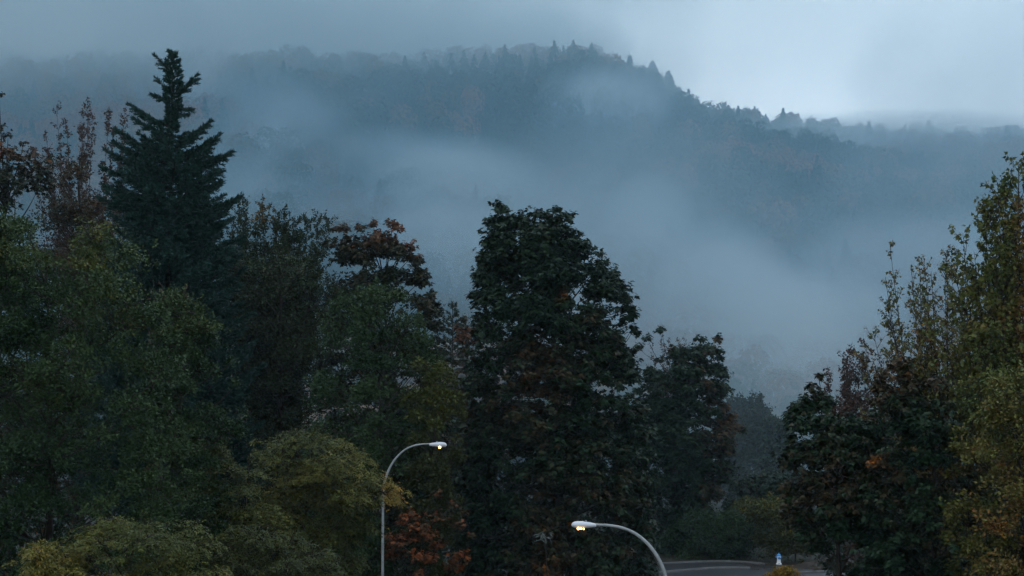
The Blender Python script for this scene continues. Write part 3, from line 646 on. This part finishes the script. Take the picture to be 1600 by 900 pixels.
stem_tree('bare_tree', 'tree', 'pinkish bare twigged tree between the tallest maple and the knobbly tree', 142, [(1030, 512, .6), (1045, 530), (1062, 528), (1075, 535), (1018, 540), (1090, 545)], 1050, seed=53, mat=L_red, bark=m_bark_pale,
          shoots=40, shoot_len=(.8, 2.0), up=1.3, leaf=.16, dens=5, extra=12, trunk_r=.16, depth=1.5, crotch=.4)
# ------------------------------------------------------------------ far hazy trees in the valley gap
stem_tree('hazy_tree', 'tree', 'pale hazy tree in the gap, the one with a thin bare trunk', 172, [(1183, 622), (1170, 632), (1195, 640), (1160, 655), (1207, 660), (1176, 650)], 1183, seed=61, mat=L_haze, shoots=40, shoot_len=(1.2, 3.0), leaf=.30, dens=22, extra=24, trunk_r=.28, depth=2.5, up=.9, start=.3, crotch=.5, stemr=.1)
crown_tree('hazy_tree', 'tree', 'rounded pale hazy tree in the gap, touching the knobbly dark tree', 178, [(622, 1142, 1165), (640, 1130, 1178), (690, 1120, 1180), (760, 1120, 1180)], seed=62, mat=L_haze, lobes=50, clusters=20, per=6, leaf=.45, style='small', low=1)
crown_tree('hazy_tree', 'tree', 'low hazy tree in the gap, nearest to the brown right hand shrubs', 168, [(650, 1200, 1215), (680, 1190, 1232), (730, 1185, 1245), (800, 1185, 1250)], seed=63, mat=L_haze, lobes=40, clusters=20, per=6, leaf=.4, style='small', low=1)
crown_tree('dark_tree', 'tree', 'dark bushy tree standing in the valley gap under the hazy trees', 140, [(735, 1190, 1225), (750, 1140, 1240), (780, 1120, 1255), (870, 1120, 1260)], seed=64, mat=L_dark, lobes=50, clusters=22, per=7, leaf=.24, low=1)
# ------------------------------------------------------------------ right side
stem_tree('poplar_tree', 'tree', 'tallest right hand tree with green and yellow leaves, cut by the right frame edge', 56,
          [(1560, 300, 1.3), (1592, 268, 1.3), (1548, 335, 1.2), (1570, 275, 1.2), (1580, 258, 1.5), (1600, 250, 1.5), (1560, 285, 1.4), (1620, 262, 1.4), (1545, 318, 1.3), (1530, 352, 1.2), (1640, 300, 1.4), (1500, 366), (1515, 395), (1575, 330, 1.5), (1600, 340, 1.5), (1480, 430), (1460, 480), (1440, 520), (1690, 330), (1720, 420), (1500, 460), (1530, 420)], 1590, seed=71, mat=L_pale,
          shoots=46, shoot_len=(.7, 1.8), up=1.1, leaf=.15, dens=12, extra=34, start=.22, trunk_r=.2, stemr=.05, depth=2.4, style='broad', clump=.2, crotch=.25,
          tone_f=lambda x, z, px, py, r: 0.02 + 0.2 * ((px > 1588) & (py > 300)) - .2 * (py < 300))
stem_tree('poplar_tree', 'tree', 'sparse autumn tree with thin leaning stems, left of the tallest right hand tree', 60,
          [(1398, 376, .8), (1432, 412), (1418, 430), (1468, 402), (1482, 410), (1450, 425), (1385, 432, .8), (1374, 470), (1360, 520), (1500, 420), (1520, 430), (1345, 560)], 1470, seed=72, mat=L_pale,
          shoots=50, shoot_len=(.6, 1.6), up=1.0, leaf=.115, dens=8, extra=30, start=.25, trunk_r=.16, stemr=.045, depth=2.0, style='broad', clump=.3, crotch=.2,
          tone_f=lambda x, z, px, py, r: 0.12 + 0.25 * (r > .85) - .12 * (r < .3))
stem_tree('brown_tree', 'tree', 'thin purple brown tree at the left rim of the right hand trees', 72, [(1328, 548), (1318, 560), (1340, 575), (1300, 590), (1350, 540), (1362, 575), (1290, 615), (1376, 560)], 1335, seed=73, mat=L_red, bark=m_bark_pale,
          shoots=50, shoot_len=(.6, 1.5), up=1.0, leaf=.14, dens=11, extra=22, trunk_r=.14, stemr=.035, depth=1.6, crotch=.3)
crown_tree('maple_tree', 'tree', 'low dark maple with large leaves and orange tips, left front of the right hand trees', 54, [(618, 1262, 1285), (640, 1245, 1310), (655, 1238, 1335), (680, 1232, 1370), (740, 1226, 1400), (820, 1228, 1420), (855, 1262, 1430), (875, 1318, 1430), (900, 1325, 1440)],
           seed=74, tips=[(1275,590,6),(1270,608,7),(1245,640,9),(1238,650,8),(1258,625,8),(1290,620,8),(1250,660,12),(1280,640,10),(1305,630,7)], mat=L_dark, lobes=100, lobe_r=(.12, .2), clusters=22, per=7, leaf=0.19, low=2, tone_f=lambda x, z, px, py, r: -0.03 + .25 * np.clip((650 - py) / 50, 0, 1), bare=6)
crown_tree('maple_tree', 'tree', 'dark maple with a few bright orange and yellow leaves, below the leaning stems', 52, [(560, 1390, 1420), (590, 1370, 1460), (640, 1360, 1500), (720, 1350, 1540), (820, 1340, 1560), (900, 1340, 1570)],
           seed=75, mat=L_dark, lobes=100, lobe_r=(.12, .2), clusters=24, per=8, leaf=0.17, low=2, bare=8,
           tone_f=lambda x, z, px, py, r: 0.0 + .2 * np.clip((650 - py) / 60, 0, 1) + .55 * (np.exp(-((px - 1368) ** 2 + (py - 718) ** 2) / 300.) + np.exp(-((px - 1392) ** 2 + (py - 752) ** 2) / 300.)) * (r > .4))
crown_tree('leafy_tree', 'tree', 'dense olive brown tree in the bottom right corner', 50, [(560, 1570, 1650), (580, 1535, 1690), (600, 1510, 1720), (700, 1490, 1740), (820, 1480, 1740), (900, 1480, 1740)],
           seed=76, mat=L_pale, lobes=110, lobe_r=(.12, .2), clusters=32, per=9, leaf=0.125, style='small', low=2, bare=12, tone_f=lambda x, z, px, py, r: 0.08 + 0 * x)
# ------------------------------------------------------------------ dark trees that close the view below
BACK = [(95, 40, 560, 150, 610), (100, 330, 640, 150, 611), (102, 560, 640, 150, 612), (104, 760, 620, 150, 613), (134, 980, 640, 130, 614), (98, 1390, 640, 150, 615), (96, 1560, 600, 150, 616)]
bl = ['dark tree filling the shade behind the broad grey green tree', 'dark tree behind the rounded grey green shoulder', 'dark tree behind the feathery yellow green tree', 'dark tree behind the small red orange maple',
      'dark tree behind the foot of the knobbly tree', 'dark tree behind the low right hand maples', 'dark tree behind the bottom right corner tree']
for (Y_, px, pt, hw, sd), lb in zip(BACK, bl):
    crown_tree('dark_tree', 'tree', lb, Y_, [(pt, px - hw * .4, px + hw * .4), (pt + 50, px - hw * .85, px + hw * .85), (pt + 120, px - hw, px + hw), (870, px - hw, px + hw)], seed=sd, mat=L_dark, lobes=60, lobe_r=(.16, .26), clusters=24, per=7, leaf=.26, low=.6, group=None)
# ------------------------------------------------------------------ feathery yellow green trees in front
crown_tree('feathery_tree', 'tree', 'feathery yellow green tree with a domed top, its right branch crossing the left lamp post', 61, [(668, 430, 500), (685, 405, 535), (715, 392, 560), (745, 395, 612), (768, 400, 632), (800, 420, 600), (850, 420, 560), (900, 420, 560)],
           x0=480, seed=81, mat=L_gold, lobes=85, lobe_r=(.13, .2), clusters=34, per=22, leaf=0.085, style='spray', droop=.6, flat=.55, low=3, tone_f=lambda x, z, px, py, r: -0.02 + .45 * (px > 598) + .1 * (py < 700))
crown_tree('feathery_tree', 'tree', 'tall feathery yellow green tree left of the domed one', 58, [(655, 292, 322), (680, 285, 345), (715, 285, 375), (760, 290, 420), (800, 290, 440), (860, 290, 470), (900, 290, 470)],
           seed=82, mat=L_gold, lobes=75, lobe_r=(.13, .2), clusters=32, per=20, leaf=0.085, style='spray', droop=.6, flat=.55, low=3, tone_f=lambda x, z, px, py, r: -0.08 + 0 * x)
crown_tree('feathery_tree', 'tree', 'low feathery green tree spreading at the foot of the domed one', 54, [(825, 370, 420), (840, 345, 490), (862, 335, 520), (900, 330, 530)],
           seed=83, mat=L_gold, lobes=50, lobe_r=(.13, .2), clusters=32, per=20, leaf=0.08, style='spray', droop=.6, flat=.5, low=4.5, tone_f=lambda x, z, px, py, r: -0.15 + 0 * x)
crown_tree('feathery_tree', 'tree', 'bright yellow green tree top nearest the bottom left corner', 45, [(808, 190, 280), (822, 165, 310), (845, 125, 335), (870, 110, 345), (900, 60, 350)],
           seed=84, mat=L_gold, lobes=70, lobe_r=(.12, .18), clusters=36, per=22, leaf=0.07, style='spray', droop=.6, flat=.5, low=4.5, tone_f=lambda x, z, px, py, r: .12 + 0 * x)
crown_tree('feathery_tree', 'tree', 'small yellow green tree top at the bottom left corner, with a hooked branch', 44, [(846, 55, 85), (858, 12, 110), (880, 30, 120), (900, 50, 130)],
           seed=85, mat=L_gold, lobes=26, lobe_r=(.15, .22), clusters=30, per=20, leaf=0.07, style='spray', droop=.6, flat=.5, low=5, tone_f=lambda x, z, px, py, r: .12 + 0 * x)
crown_tree('red_maple', 'tree', 'small maple with red orange leaves, just right of the left lamp post', 69, [(765, 675, 700), (785, 655, 722), (815, 625, 730), (845, 602, 735), (900, 605, 730)],
           seed=86, mat=L_orange, lobes=20, lobe_r=(.15, .24), clusters=15, per=8, leaf=0.16, low=1.5, fill=.5, tone_f=lambda x, z, px, py, r: .22 + .30 * (r > .5) + .2 * (r > .85))
crown_tree('green_shrub', 'shrub', 'low yellow green shrub between the two street lamps', 78, [(868, 815, 835), (878, 800, 862), (900, 795, 870)], seed=87, mat=L_gold, lobes=22, clusters=24, per=9, leaf=.12, style='small', low=.5, tone_f=lambda x, z, px, py, r: -.1 + 0 * x)
crown_tree('golden_shrub', 'shrub', 'brownish yellow shrub behind the fire hydrant', 124, [(780, 1190, 1225), (795, 1150, 1240), (820, 1180, 1262), (850, 1176, 1290), (874, 1176, 1300)], seed=88, mat=L_gold, lobes=44, clusters=22, per=8, leaf=.17, style='small', low=.4, tone_f=lambda x, z, px, py, r: -.16 + .5 * (r > .88))
crown_tree('green_shrub', 'shrub', 'dark green shrub left of the golden one, behind the road', 128, [(798, 1100, 1150), (815, 1060, 1175), (850, 1030, 1194), (876, 1020, 1196)], seed=89, mat=L_grey, lobes=60, clusters=24, per=8, leaf=.17, style='small', low=.4, tone_f=lambda x, z, px, py, r: -.1 + 0 * x)
crown_tree('golden_tree', 'tree', 'bright yellow tree tip at the bottom edge, right below the hydrant', 60, [(889, 1208, 1220), (896, 1196, 1236), (905, 1188, 1246), (940, 1176, 1260)], seed=90, mat=L_gold, lobes=36, clusters=30, per=12, leaf=.09, style='small', low=3.5, tone_f=lambda x, z, px, py, r: .42 + 0 * x)
# ------------------------------------------------------------------ single trees on the ridge line
def rtree(name, lb, px, py, wpx, H, kind, seed, Y=700):
    p = P(px, py, Y); zb = float(hill_z(p[0], p[1])) ; hpx = 0
    if kind == 'c':
        conifer(name, lb, Y, px, [(py, .5, .5), (py + 12, wpx * .22, wpx * .22), (py + 30, wpx * .42, wpx * .42), (py + 60, wpx * .5, wpx * .5)], base=min(zb, p[2] - 12), seed=seed, mat=m_forest, n=110, needle=.8, asc=.2, trunk_r=.35, dens=.6)
    else:
        crown_tree(name, 'tree', lb, Y, [(py, px - wpx * .2, px + wpx * .2), (py + wpx * .25, px - wpx * .45, px + wpx * .45), (py + wpx * .7, px - wpx * .5, px + wpx * .5)], base=min(zb, p[2] - 10), seed=seed, mat=m_forest, lobes=20, clusters=14, per=5, leaf=1.1, style='small')
rtree('ridge_conifer', 'misty conifer with a lopsided top on the ridge, the higher of two side by side', 1022, 97, 34, 20, 'c', 901)
rtree('ridge_conifer', 'misty pointed conifer on the ridge, just below the lopsided one', 1047, 112, 30, 20, 'c', 902)
rtree('ridge_conifer', 'lone misty conifer standing above the flat right hand ridge', 1458, 190, 20, 20, 'c', 903)
rtree('ridge_tree', 'misty round topped tree on the ridge at the right frame edge', 1588, 200, 36, 14, 'r', 904)
rtree('ridge_tree', 'misty rounded tree on the ridge at the foot of the steep slope', 1296, 192, 50, 14, 'r', 905)
rtree('ridge_conifer', 'dim slim conifer inside the fog on the dark hill shoulder', 880, 100, 24, 20, 'c', 906, 640)

# ------------------------------------------------------------------ road, kerbs, verge
def gp(px, py):
    d = P(px, py, 100.0) - np.array((0, 0, CZ)); t_ = -CZ / d[2]; return np.array((d[0] * t_, 100.0 * t_))
m_asph = noisemat('asphalt', (0.011, 0.013, 0.016), (0.026, 0.028, 0.033), 2.2, rough=.45, spec=.5, bump=.15)
m_conc = noisemat('concrete', (0.06, 0.063, 0.068), (0.10, 0.104, 0.11), 1.5, rough=.6, bump=.1)
m_litter = noisemat('leaf_litter', (0.014, 0.012, 0.010), (0.042, 0.030, 0.023), 2.5, bump=.6)
def strip(name, mat, pa, pb, z0, z1, **kw):
    """closed slab between two polylines of ground points"""
    n = len(pa); V = [(*p, z) for z in (z1, z0) for ln in (pa, pb) for p in ln]
    f = []
    A = lambda L, s, i: L * 2 * n + s * n + i
    for i in range(n - 1):
        f += [(A(0, 0, i), A(0, 0, i + 1), A(0, 1, i + 1), A(0, 1, i)), (A(0, 0, i), A(1, 0, i), A(1, 0, i + 1), A(0, 0, i + 1)), (A(0, 1, i), A(0, 1, i + 1), A(1, 1, i + 1), A(1, 1, i))]
    f += [(A(0, 0, 0), A(0, 1, 0), A(1, 1, 0), A(1, 0, 0)), (A(0, 0, n - 1), A(1, 0, n - 1), A(1, 1, n - 1), A(0, 1, n - 1))]
    o = mesh_np(name, V, f, mat); return setp(o, **kw)
def dens_line(pts, n=40):
    pts = np.array(pts); d = np.r_[0, np.cumsum(np.linalg.norm(np.diff(pts, axis=0), axis=1))]; u = np.linspace(0, d[-1], n)
    return np.stack([np.interp(u, d, pts[:, 0]), np.interp(u, d, pts[:, 1])], 1)
back = dens_line([gp(700, 884), gp(1000, 883), gp(1060, 880.5), gp(1120, 878), gp(1160, 879), gp(1200, 883), gp(1240, 889), gp(1330, 893), gp(1700, 894)])
front = np.stack([back[:, 0], np.full(40, 84.0)], 1)
strip('road', m_asph, front, back, -.02, 0.006, kind='structure')
mid0 = dens_line([gp(900, 902), gp(1010, 897.5), gp(1060, 894), gp(1110, 889.6), gp(1140, 888.8), gp(1172, 889.6)])
strip('kerb', m_conc, mid0, mid0 + np.array((0.05, .62)), 0.0, 0.14, kind='structure')
r0 = dens_line([gp(1236, 896), gp(1262, 894.6), gp(1300, 893.6), gp(1345, 893), gp(1420, 893)])
strip('kerb', m_conc, r0 - np.array((0, .45)), r0, 0.0, 0.14, kind='structure')
b2 = dens_line([gp(1000, 883), gp(1060, 880.5), gp(1120, 878), gp(1160, 879), gp(1196, 882.5)])
strip('kerb', noisemat('old_kerb', (0.06, .065, .07), (.11, .115, .12), 2), b2 + np.array((0, .01)), b2 + np.array((0, .25)), -.02, 0.13, kind='structure')
# verge: low mound of leaf litter behind and right of the hydrant
nx, ny = 60, 24
c0 = gp(1285, 886); XX, YY = np.meshgrid(np.linspace(-6.5, 9, nx), np.linspace(-2.6, 5, ny))
rr = np.sqrt(((XX - 2.2) / 4.4) ** 2 + (YY / 3.0) ** 2); q = np.stack([XX, YY, 0 * XX], -1).reshape(-1, 3)
ZZ = 0.75 * np.clip(1 - rr ** 2, -0.3, 1) + (vnoise(q, 1.3, 5).reshape(XX.shape) - .5) * .22
V, F = grid(XX + c0[0], YY + c0[1], ZZ)
setp(mesh_np('verge', V, F, m_litter, smooth=True), kind='structure')
# fallen leaves on the verge and kerb
rg = np.random.default_rng(3); n = 1500
lx = rg.uniform(-6, 8.5, n); ly = rg.uniform(-2.4, 4.6, n)
iz = np.array([ZZ[min(ny - 1, int((b_ + 2.6) / 7.6 * (ny - 1))), min(nx - 1, int((a_ + 6.5) / 15.5 * (nx - 1)))] for a_, b_ in zip(lx, ly)])
C = np.stack([lx + c0[0], ly + c0[1], np.maximum(iz, 0) + .03], 1)
D = norm(rand_unit(n, rg) * np.array((1, 1, .25))); V, F = leaf_mesh(C, D, norm(np.array((0, 0, 1.)) + .4 * rand_unit(n, rg)), rg.uniform(.08, .18, n), rg.uniform(.03, .06, n))
setp(mesh_np('fallen_leaves', V, F, L_orange, tone=np.repeat(rg.uniform(.45, .9, n), 4)), 'brown fallen leaves scattered over the verge by the hydrant', 'leaves', kind='stuff')

# ------------------------------------------------------------------ fire hydrant
def lathe(prof, seg=20):
    bm = bmesh.new(); rings = []
    for r_, z in prof:
        rings.append([bm.verts.new((r_ * math.cos(a), r_ * math.sin(a), z)) for a in np.arange(seg) * 2 * math.pi / seg])
    for a, b in zip(rings, rings[1:]):
        for i in range(seg): bm.faces.new((a[i], a[(i + 1) % seg], b[(i + 1) % seg], b[i]))
    bm.faces.new(rings[0][::-1]); bm.faces.new(rings[-1]); return bm
m_white, _, b_ = newmat('white_paint', .4, .5); b_.inputs['Base Color'].default_value = (.72, .76, .8, 1)
m_blue, _, b_ = newmat('blue_paint', .35, .5); b_.inputs['Base Color'].default_value = (.02, .22, .55, 1)
hp = gp(1217, 883.5)
h = empty('fire_hydrant', (hp[0], hp[1], 0.08), 'white fire hydrant with blue cap standing on the verge beside the road', 'fire hydrant')
S = 1.12
def part(name, bm, mat, par=h, mtx=None, smooth=True, loc=(0, 0, 0)):
    if mtx is not None: bmesh.ops.transform(bm, matrix=mtx, verts=bm.verts)
    o = obj_bm(name, bm, mat, par, smooth); o.location = loc; return o
part('foundation', lathe([(.24, -.5), (.24, -.12), (.24, 0.0)]), m_conc)
part('base_flange', lathe([(.19 * S, 0), (.20 * S, .02), (.20 * S, .06), (.17 * S, .09)]), m_white)
part('barrel', lathe([(.155 * S, .08), (.145 * S, .14), (.125 * S, .35), (.115 * S, .52), (.135 * S, .56), (.14 * S, .60), (.14 * S, .64)]), m_white)
bon = part('bonnet', lathe([(.15 * S, .64), (.155 * S, .67), (.14 * S, .70), (.12 * S, .76), (.075 * S, .81), (.04 * S, .83)]), m_blue)
part('operating_nut', lathe([(.035, .82), (.04, .84), (.035, .90), (.02, .91)], 5), m_blue, bon)
for sx_ in (-1, 1):
    o = part('nozzle', lathe([(.055, .08), (.055, .15), (.06, .16)], 14), m_white, h, Matrix.Translation((0, 0, .56)) @ Matrix.Rotation(sx_ * R(90), 4, 'Y'))
    part('cap', lathe([(.07, .155), (.075, .18), (.075, .22), (.03, .235), (.03, .26)], 10), m_blue, o, Matrix.Translation((0, 0, .56)) @ Matrix.Rotation(sx_ * R(90), 4, 'Y'))
o = part('nozzle', lathe([(.075, .08), (.075, .16)], 14), m_white, h, Matrix.Translation((0, 0, .50)) @ Matrix.Rotation(R(90), 4, 'X'))
part('cap', lathe([(.095, .155), (.10, .18), (.10, .22), (.03, .235), (.03, .265)], 10), m_blue, o, Matrix.Translation((0, 0, .50)) @ Matrix.Rotation(R(90), 4, 'X'))

# ------------------------------------------------------------------ street lamps
m_pole = noisemat('galvanised_steel', (0.16, .185, .20), (.28, .31, .33), 2.5, rough=.45, spec=.5, detail=3)
m_head, _, b_ = newmat('lamp_housing', .35, .5); b_.inputs['Base Color'].default_value = (.50, .54, .60, 1)
m_lens, _, b_ = newmat('lamp_lens', .15, .5); b_.inputs['Base Color'].default_value = (.10, .10, .09, 1)
m_bulb, _, b_ = newmat('lit_lamp', .3, .5); b_.inputs['Emission Color'].default_value = (1, .50, .14, 1); b_.inputs['Emission Strength'].default_value = 9
def lamp(label, Y, path, head0, head1, bulbs, r0, r1, flip):
    """path: photo pixels of the arm from head to where it turns vertical; head0/head1: inner and outer end of the head"""
    pts = [P(a, b, Y) for a, b in path]; basex = pts[-1][0]
    root = empty('street_lamp', (basex, Y, 0), label, 'street lamp', 'street lamps')
    T = Tubes(); pl = np.array(pts)
    # smooth the traced arm
    d = np.r_[0, np.cumsum(np.linalg.norm(np.diff(pl, axis=0), axis=1))]; u = np.linspace(0, d[-1], 40); sm_ = np.stack([np.interp(u, d, pl[:, i]) for i in range(3)], 1)
    for _ in range(12): sm_[1:-1] = (sm_[:-2] + 2 * sm_[1:-1] + sm_[2:]) / 4
    T.add(sm_[::-1], r1 * 1.15, r1 * .75, 14); T.build('arm', m_pole, root)
    T = Tubes(); T.add(np.array([(basex, Y, .3), (basex, Y, pts[-1][2] * .5), (basex, Y, pts[-1][2] + .02)]), r0, r1 * 1.15, 16); T.build('pole', m_pole, root)
    part('base_plate', box('b', (-.22, -.22, -.05), (.22, .22, .03)), m_conc, root, smooth=False)
    part('base_cover', lathe([(r0 * 1.7, .03), (r0 * 1.7, .28), (r0 * 1.1, .36)]), m_pole, root)
    a, b = P(*head0, Y), P(*head1, Y); L = np.linalg.norm(b - a); dr = (b - a) / L
    part('collar', lathe([(r1 * 1.35, -.06), (r1 * 1.45, -.04), (r1 * 1.45, .04), (r1 * 1.3, .06)]), m_pole, root, loc=(0, 0, pts[-1][2]))
    # cobra head: oval sections along the axis (t, half width, top, bottom)
    secs = [(0, .055, .045, -.055), (.06, .075, .06, -.07), (.25, .11, .09, -.085), (.5, .155, .115, -.095), (.54, .16, .128, -.095), (.75, .165, .125, -.09), (.9, .13, .105, -.085), (.97, .08, .065, -.07), (1.0, .03, .02, -.035)]
    bm = bmesh.new(); rings = []; sd = np.cross(dr, (0, 0, 1)); sd /= np.linalg.norm(sd); upv = np.cross(sd, dr)
    org = a - np.array((basex, Y, 0))
    for t_, hw, tp_, bt in secs:
        ring = []
        for an in np.arange(18) * 2 * math.pi / 18:
            cs, sn = math.cos(an), math.sin(an); v = tp_ * sn if sn > 0 else -bt * sn
            ring.append(bm.verts.new(tuple(org + dr * L * t_ + sd * hw * np.sign(cs) * abs(cs) ** .8 + upv * v)))
        rings.append(ring)
    for p_, q_ in zip(rings, rings[1:]):
        for i in range(18): bm.faces.new((p_[i], p_[(i + 1) % 18], q_[(i + 1) % 18], q_[i]))
    bm.faces.new(rings[0][::-1]); bm.faces.new(rings[-1])
    hd = obj_bm('lamp_head', bm, m_head, root, True)
    c = org + dr * L * .68 - upv * .085
    bm = bmesh.new(); bmesh.ops.create_uvsphere(bm, u_segments=18, v_segments=10, radius=1, matrix=Matrix.Translation(tuple(c)) @ Matrix.Diagonal((L * .24, .12, .055, 1)))
    obj_bm('lens', bm, m_lens, hd, True)
    c = org + dr * L * .42 + upv * .128
    part('photocell', lathe([(.03, -.02), (.03, .02), (.02, .03)], 12), m_pole, hd, loc=tuple(c))
    for px, py, r_ in bulbs:
        c = P(px, py, Y - .13) - np.array((basex, Y, 0)); bm = bmesh.new()
        bmesh.ops.create_uvsphere(bm, u_segments=12, v_segments=8, radius=r_, matrix=Matrix.Translation(tuple(c)))
        obj_bm('bulb', bm, m_bulb, hd, True)
    return root
lamp('curved steel street lamp with its head pointing right, post passing through feathery branches', 67,
     [(671.5, 693.5), (650, 694.5), (632, 702), (616, 718), (605, 738), (599.5, 758), (598.5, 775)], (671, 694.5), (698, 695.5), [(687, 699, .055)], .062, .046, 1)
lamp('curved steel street lamp with its head pointing left, the lower one near the bottom edge', 52,
     [(931, 820), (950, 820.5), (970, 823), (992, 832), (1012, 848), (1027, 868), (1037, 888), (1042, 905), (1043.5, 930)], (931.5, 820.5), (893, 820), [(903.5, 826, .045), (908, 826, .03), (912, 826.5, .03)], .085, .06, -1)

# ------------------------------------------------------------------ utility pole in the gap, pale leaved sapling
up_ = P(723, 552, 105); root = empty('utility_pole', (up_[0], up_[1], 0), 'dim utility pole with two pale crossarms, glimpsed in the gap left of the tallest maple', 'utility pole')
T = Tubes(); T.add(np.array([(up_[0], up_[1], -.3), (up_[0], up_[1], up_[2] * .5), tuple(up_)]), .19, .11, 10); T.build('pole', m_bark, root)
m_drum = noisemat('dull_paint', (.04, .05, .05), (.07, .08, .085), 3)
m_arm = noisemat('weathered_wood', (.10, .11, .11), (.16, .17, .17), 4)
for py_, L_ in ((561, .95), (574, .62)):
    z_ = P(723, py_, 105)[2]
    a_ = part('crossarm', box('c', (-L_ / 2 - (.1), -.19, z_ - .05), (L_ / 2, -.10, z_ + .05)), m_arm, root, smooth=False)
    for dx_ in (-.4, .15, .4):
        if abs(dx_) < L_ / 2: part('insulator', lathe([(.03, 0), (.05, .03), (.03, .06), (.045, .09), (.02, .12)], 10), m_arm, a_, Matrix.Translation((dx_, -.145, z_ + .045)))
part('transformer', lathe([(.24, 0), (.26, .04), (.26, .85), (.20, .93), (.05, .96)], 18), m_drum, root, loc=(-.05, -.40, P(723, 606, 105)[2]))

sp_ = P(851, 836, 66)
root = empty('pale_sapling', (sp_[0], sp_[1], 0), 'slender sapling topped by a fan of pale silvery leaves, below the tallest maple', 'sapling')
T = Tubes(); T.add(bez(np.array((sp_[0], sp_[1], -.1)), np.array((sp_[0] + .3, sp_[1], sp_[2] * .5)), sp_, 10), .06, .012, 7); T.build('stem', m_bark, root)
n = 16; an = rg.uniform(0, 6.28, n); C = np.repeat(sp_[None], n, 0) + rand_unit(n, rg) * .22
D = norm(np.stack([np.cos(an), .5 * np.sin(an), rg.uniform(-1.3, .0, n)], 1)); V, F = leaf_mesh(C, D, norm(np.array((0, -.6, 1.)) + .3 * rand_unit(n, rg)), rg.uniform(.22, .45, n), np.full(n, .035))
m_silver, _, b_ = newmat('silvery_leaves', .4, .5); b_.inputs['Base Color'].default_value = (.035, .052, .048, 1)
mesh_np('leaves', V, F, m_silver, root)
